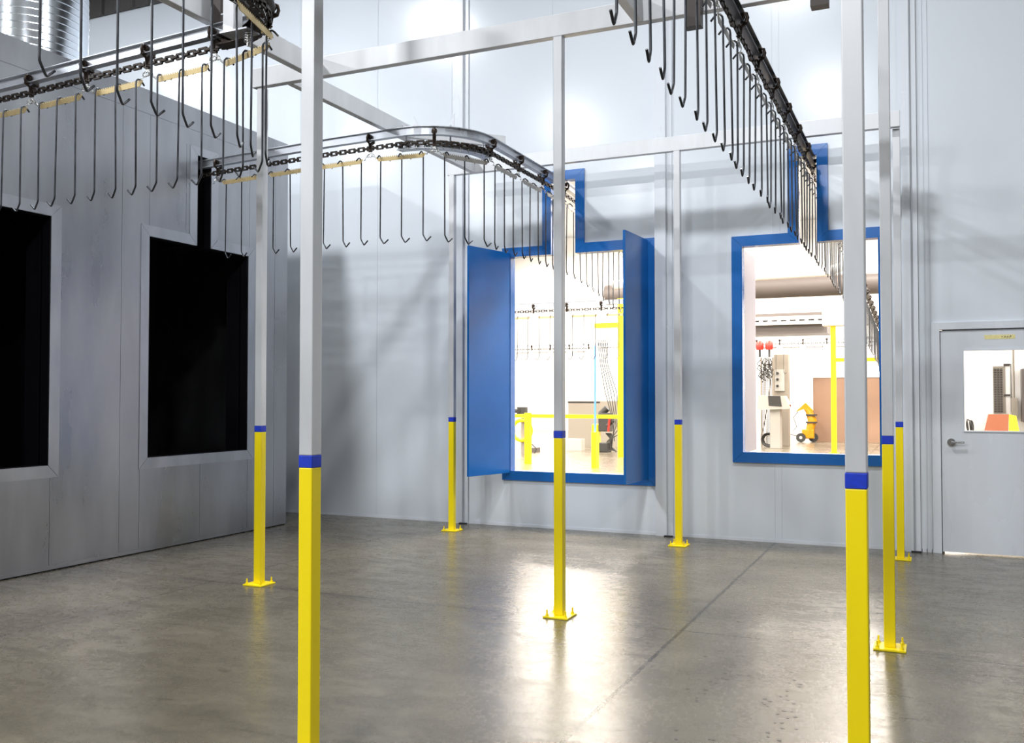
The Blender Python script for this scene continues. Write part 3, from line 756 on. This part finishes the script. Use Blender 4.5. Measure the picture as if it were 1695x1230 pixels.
# yellow hand cart / sprayer
q = on(2, 0, 1341, 729)
hc = tag(empty('hand_cart', (q.x, q.y-1.3, 0)), 'yellow two-wheeled sprayer cart with black wheels standing by the beige booth', 'cart')
MB().box((-.10, -.12, .12), (.28, .12, .42)).build('tank', M_cart, hc, bevel=.03)
g = MB().tube([(.12, 0, .3), (.22, 0, .7), (.12, 0, 1.0), (.04, 0, 1.12)], [.13, .15, .11, .10], 12); g.build('body', M_cart, hc)
g = MB().prism([(-.30, -.1, .98), (.02, -.1, 1.28), (.26, -.1, 1.02), (.18, -.1, .90), (-.02, -.1, 1.08)], (0, .2, 0)); g.build('handle_guard', M_cart, hc)
for wx, wy in ((-.12, -.16), (.24, .10)):
    g = MB().cyl((wx, wy-.03, .15), (wx, wy+.03, .15), .15, 20); wh = g.build('wheel', M_wire, hc)
    MB().cyl((wx, wy-.035, .15), (wx, wy+.035, .15), .05, 12).build('wheel_hub', M_white, wh)
g = MB().tube([(-.2, -.12, 1.0), (-.35, -.14, .8), (-.25, -.13, .5), (-.45, -.14, .25), (-.2, -.13, .2)], .015, 6); g.build('spray_hose', M_wire, hc)
for zz_ in (.62, .86): MB().box((.03, -.155, zz_), (.36, .155, zz_+.05)).build('strap', M_wire, hc)
# things behind the double doors
q = on(2, 0, 873, 768)
gp = tag(empty('guard_rail', (q.x, q.y, 0)), 'pale yellow guard rail crossing the bright hall behind the blue doors', 'rail')
MB().box((-.05, -.05, 0), (.08, .05, 1.13)).build('rail_post', M_yel, gp)
MB().box((-.9, -.03, 1.02), (3.2, .03, 1.10)).build('top_rail', M_yel, gp)
MB().box((3.0, -.05, 0), (3.12, .05, 1.13)).build('rail_post', M_yel, gp)
q = on(1, 22, 1020, 540)
cr = tag(empty('yellow_hoist', (q.x, 22, 0)), 'yellow hoist column with arm at the right behind the blue doors', 'hoist')
zt = on(1, 22, 1000, 535).z; zb_ = on(1, 22, 1000, 543).z
MB().box((.06, -.08, 0), (.26, .08, 3.9)).build('column', M_yel, cr)
MB().box((-.55, -.06, zb_), (.06, .06, zt)).build('arm', M_yel, cr)
q = on(2, 0, 1000, 748)
eq = tag(empty('spray_unit', (q.x, q.y, 0)), 'black and yellow machine with cables standing behind the blue doors', 'machine')
MB().box((-.28, -.2, 0), (.15, .2, .25)).build('base', M_wire, eq, bevel=.02)
MB().box((-.32, -.12, .1), (-.12, .12, .75)).build('yellow_tank', M_yel, eq, bevel=.04)
g = MB().box((-.12, -.14, .55), (.20, .14, 1.05)); g.cyl((-.1, 0, 1.0), (.1, 0, 1.18), .09, 12); g.cyl((.12, -.1, .7), (.3, -.1, .85), .06, 10); g.build('motor', M_wire, eq, bevel=.02)
g = MB().cyl((.17, -.16, .55), (.22, -.16, 1.0), .03, 10); g.build('red_handle', M_red, eq)
g = MB()
for i in range(6):
    g.tube([(.05+.03*i, 0, .5), (.25, -.05, .3+.03*i), (.2-.05*i, .05, .12), (.35, 0, .02)], .016, 5)
g.build('cables', M_wire, eq)
g = MB()
for i in range(5):
    xx = q.x+.05*i
    g.tube([(xx-.10, q.y-.2, 3.0), (xx-.02, q.y-.2, 2.3), (xx+.10+.03*i, q.y-.2, 1.6), (xx+.30, q.y-.2, .9-.1*i), (xx+.35-.1*i, q.y-.2, .3)], .012, 5)
tag(g.build('hanging_cables', M_wire), 'thin dark cables hanging beside the hoist column', 'cables')
q = on(1, 18.5, 985, 640)
tag(MB().cyl((q.x, 18.5, .75), (q.x, 18.5, 2.55), .022, 10).build('blue_air_pipe', M_hose), 'thin blue vertical air pipe behind the blue doors', 'pipe')
g = MB().box((q.x-.05, 18.4, .0), (q.x+.05, 18.6, .75)); tag(g.build('pipe_stand', M_yel), 'yellow stand carrying the thin blue pipe', 'stand')
q = on(2, 0, 866, 752)
hr = tag(empty('hose_reel', (q.x, q.y, 0)), 'hose reel on a stand with dark head, left behind the blue doors', 'reel')
MB().box((-.04, -.05, 0), (.04, .05, 1.0)).build('stand', M_cream, hr)
g = MB().ring((0, -.08, .62), (0, 1, 0), .26, .05, 24, 8); g.build('reel', M_yel, hr)
g = MB().box((-.14, -.1, 1.0), (.10, .08, 1.22)); g.cyl((-.16, -.1, 1.12), (-.06, -.16, 1.12), .06, 10); g.build('head', M_wire, hr, bevel=.02)
g = MB().tube([(.02, -.1, 1.0), (.15, -.12, .6), (.25, -.1, .3), (.42, -.1, .15), (.35, -.1, .04)], .015, 6); g.build('cable', M_wire, hr)
q = on(2, 0, 886, 749)
tag(MB().box((q.x-.35, q.y, 0), (q.x+.02, q.y+.3, .12)).build('low_crate', M_hallgrey), 'low dark crate on the floor left behind the blue doors', 'crate')
q = on(2, 0, 948, 746)
tag(MB().box((q.x-.2, q.y, 0), (q.x+.25, q.y+.3, .32)).build('white_box', M_white), 'white box on the floor behind the middle post', 'box')
q = on(2, 0, 940, 743)
cb = tag(empty('cream_enclosure', (q.x-.45, q.y+1.2, 0)), 'large cream cabinet by the far wall behind the blue doors', 'cabinet')
MB().box((0, 0, 0), (1.9, .8, 1.35)).build('body', M_cream, cb); MB().box((0, -.02, 1.3), (1.0, 0, 1.34)).build('edge', M_wire, cb)
# things seen through the white door's window
PW = 13.4
struct(MB().box((.35, PW, 0), (4.5, PW+.1, 3.4)).build('wall_side', M_hwall), 'white partition seen through the window of the white door')
def onw(x, y): return on(1, PW-.01, x, y)
a_, b_ = onw(1645, 609), onw(1657, 682)
lv = tag(empty('louvre_panel', (a_.x, PW, 0)), 'narrow slotted louvre panel on the partition behind the white door', 'panel')
g = MB(); nn = 26
for i in range(nn):
    z_ = b_.z+(a_.z-b_.z)*i/nn
    for j in range(3): g.box((j*.035, -.03, z_), (j*.035+.026, -.012, z_+.010))
g.build('slots', M_bronze, lv)
MB().box((-.01, -.012, b_.z-.02), (.13, -.001, a_.z+.02)).build('plate', M_cream, lv)
g = MB().tube([(.17, -.03, a_.z+.04), (.19, -.03, a_.z+.04), (.19, -.03, b_.z)], .006, 6); g.box((.11, -.03, a_.z+.02), (.18, -.02, a_.z+.05)); g.box((.11, -.03, b_.z+.2), (.18, -.02, b_.z+.225)); g.build('conduit', M_bronze, lv)
a_, b_ = onw(1689, 611), onw(1689, 698)
eb = tag(empty('electrical_box', (a_.x, PW, 0)), 'tall grey electrical box at the edge of the white door window', 'box')
MB().box((0, -.2, b_.z), (.5, -.001, a_.z)).build('body', M_hallgrey, eb, bevel=.006)
MB().box((-.11, -.12, b_.z+.05), (-.04, -.001, b_.z+.30)).build('switch_box', M_cream, eb, bevel=.004)
MB().cyl((-.08, -.06, b_.z+.3), (-.08, -.06, 3.0), .012, 8).build('conduit', M_cream, eb)
a_ = onw(1630, 714)
tb = tag(empty('work_bench', (.5, PW-.75, 0)), 'pale work bench behind the white door, mostly below its window', 'bench')
zt = 1.02
MB().box((-.05, 0, zt-.04), (1.9, .7, zt)).build('bench_top', M_cream, tb)
for xx in (0, 1.8):
    for yy in (.03, .62): MB().box((xx, yy, 0), (xx+.05, yy+.05, zt-.04)).build('leg', M_cream, tb)
yb = PW-.35
a_, b_ = on(1, yb, 1628, 712), on(1, yb, 1655, 686)
g = MB().prism([(a_.x, yb, zt), (a_.x+.27, yb, zt), (a_.x+.29, yb+.10, b_.z), (a_.x+.06, yb+.10, b_.z)], (0, .02, 0))
tag(g.build('orange_board', M_orange), 'orange board leaning behind the white door window', 'board')
g = MB().prism([(a_.x+.28, yb, zt), (a_.x+.40, yb, zt), (a_.x+.37, yb+.10, b_.z-.02), (a_.x+.29, yb+.1, b_.z)], (0, .02, 0))
tag(g.build('yellow_folder', M_yel), 'yellow folder leaning beside the orange board', 'folder')
a_ = on(1, yb, 1602, 700)
g = MB()
for i in range(6): g.ring((a_.x+.01*i, yb+.02*i, zt+.10), (1, .3*math.sin(i), .1), .09-.004*i, .006, 18, 5)
tag(g.build('cable_coil', M_wire), 'coil of grey cable at the left of the white door window', 'cable')

# dried drips on the floor, lower right
g = MB(); rnd = random.Random(3)
spots = [(1176,1128),(1200,1114),(1196,1122),(1203,1124),(1185,1131),(1168,1142),(1166,1148),(1153,1155),(1153,1160),(1240,1119),(1209,1118),(1315,1126),(1307,1131),(1302,1152),(1303,1144),(1324,1133),(1324,1137),(1292,1153),(1266,1157),(1262,1163),(1265,1166),(1274,1161),(1270,1169),(1304,1159),(1314,1165),(1298,1177),(1311,1178),(1287,1182),(1317,1187),(1304,1189),(1283,1197),(1294,1197),(1318,1207),(1295,1206),(1271,1213),(1271,1220),(1290,1226),(1174,1224),(1181,1225),(1119,1209),(1120,1224),(1257,1017),(1222,1029),(1167,1086),(1452,1015),(1316,940),(822,1069),(1138,1140),(1309,1113)]
for x_, y_ in spots:
    c = on(2, 0, x_, y_); r = rnd.uniform(.006, .013); n = 9
    ring_ = [(c.x+r*rnd.uniform(.7, 1.15)*math.cos(2*PI*k/n), c.y+r*rnd.uniform(.7, 1.15)*math.sin(2*PI*k/n), .0004) for k in range(n)]
    g.prism(ring_, (0, 0, .0008))
o = g.build('paint_drips', mat('dried_drip', (.05, .045, .04), .5)); o['kind'] = 'stuff'; tag(o, 'small dark dried drips scattered over the concrete at lower right', 'drips')
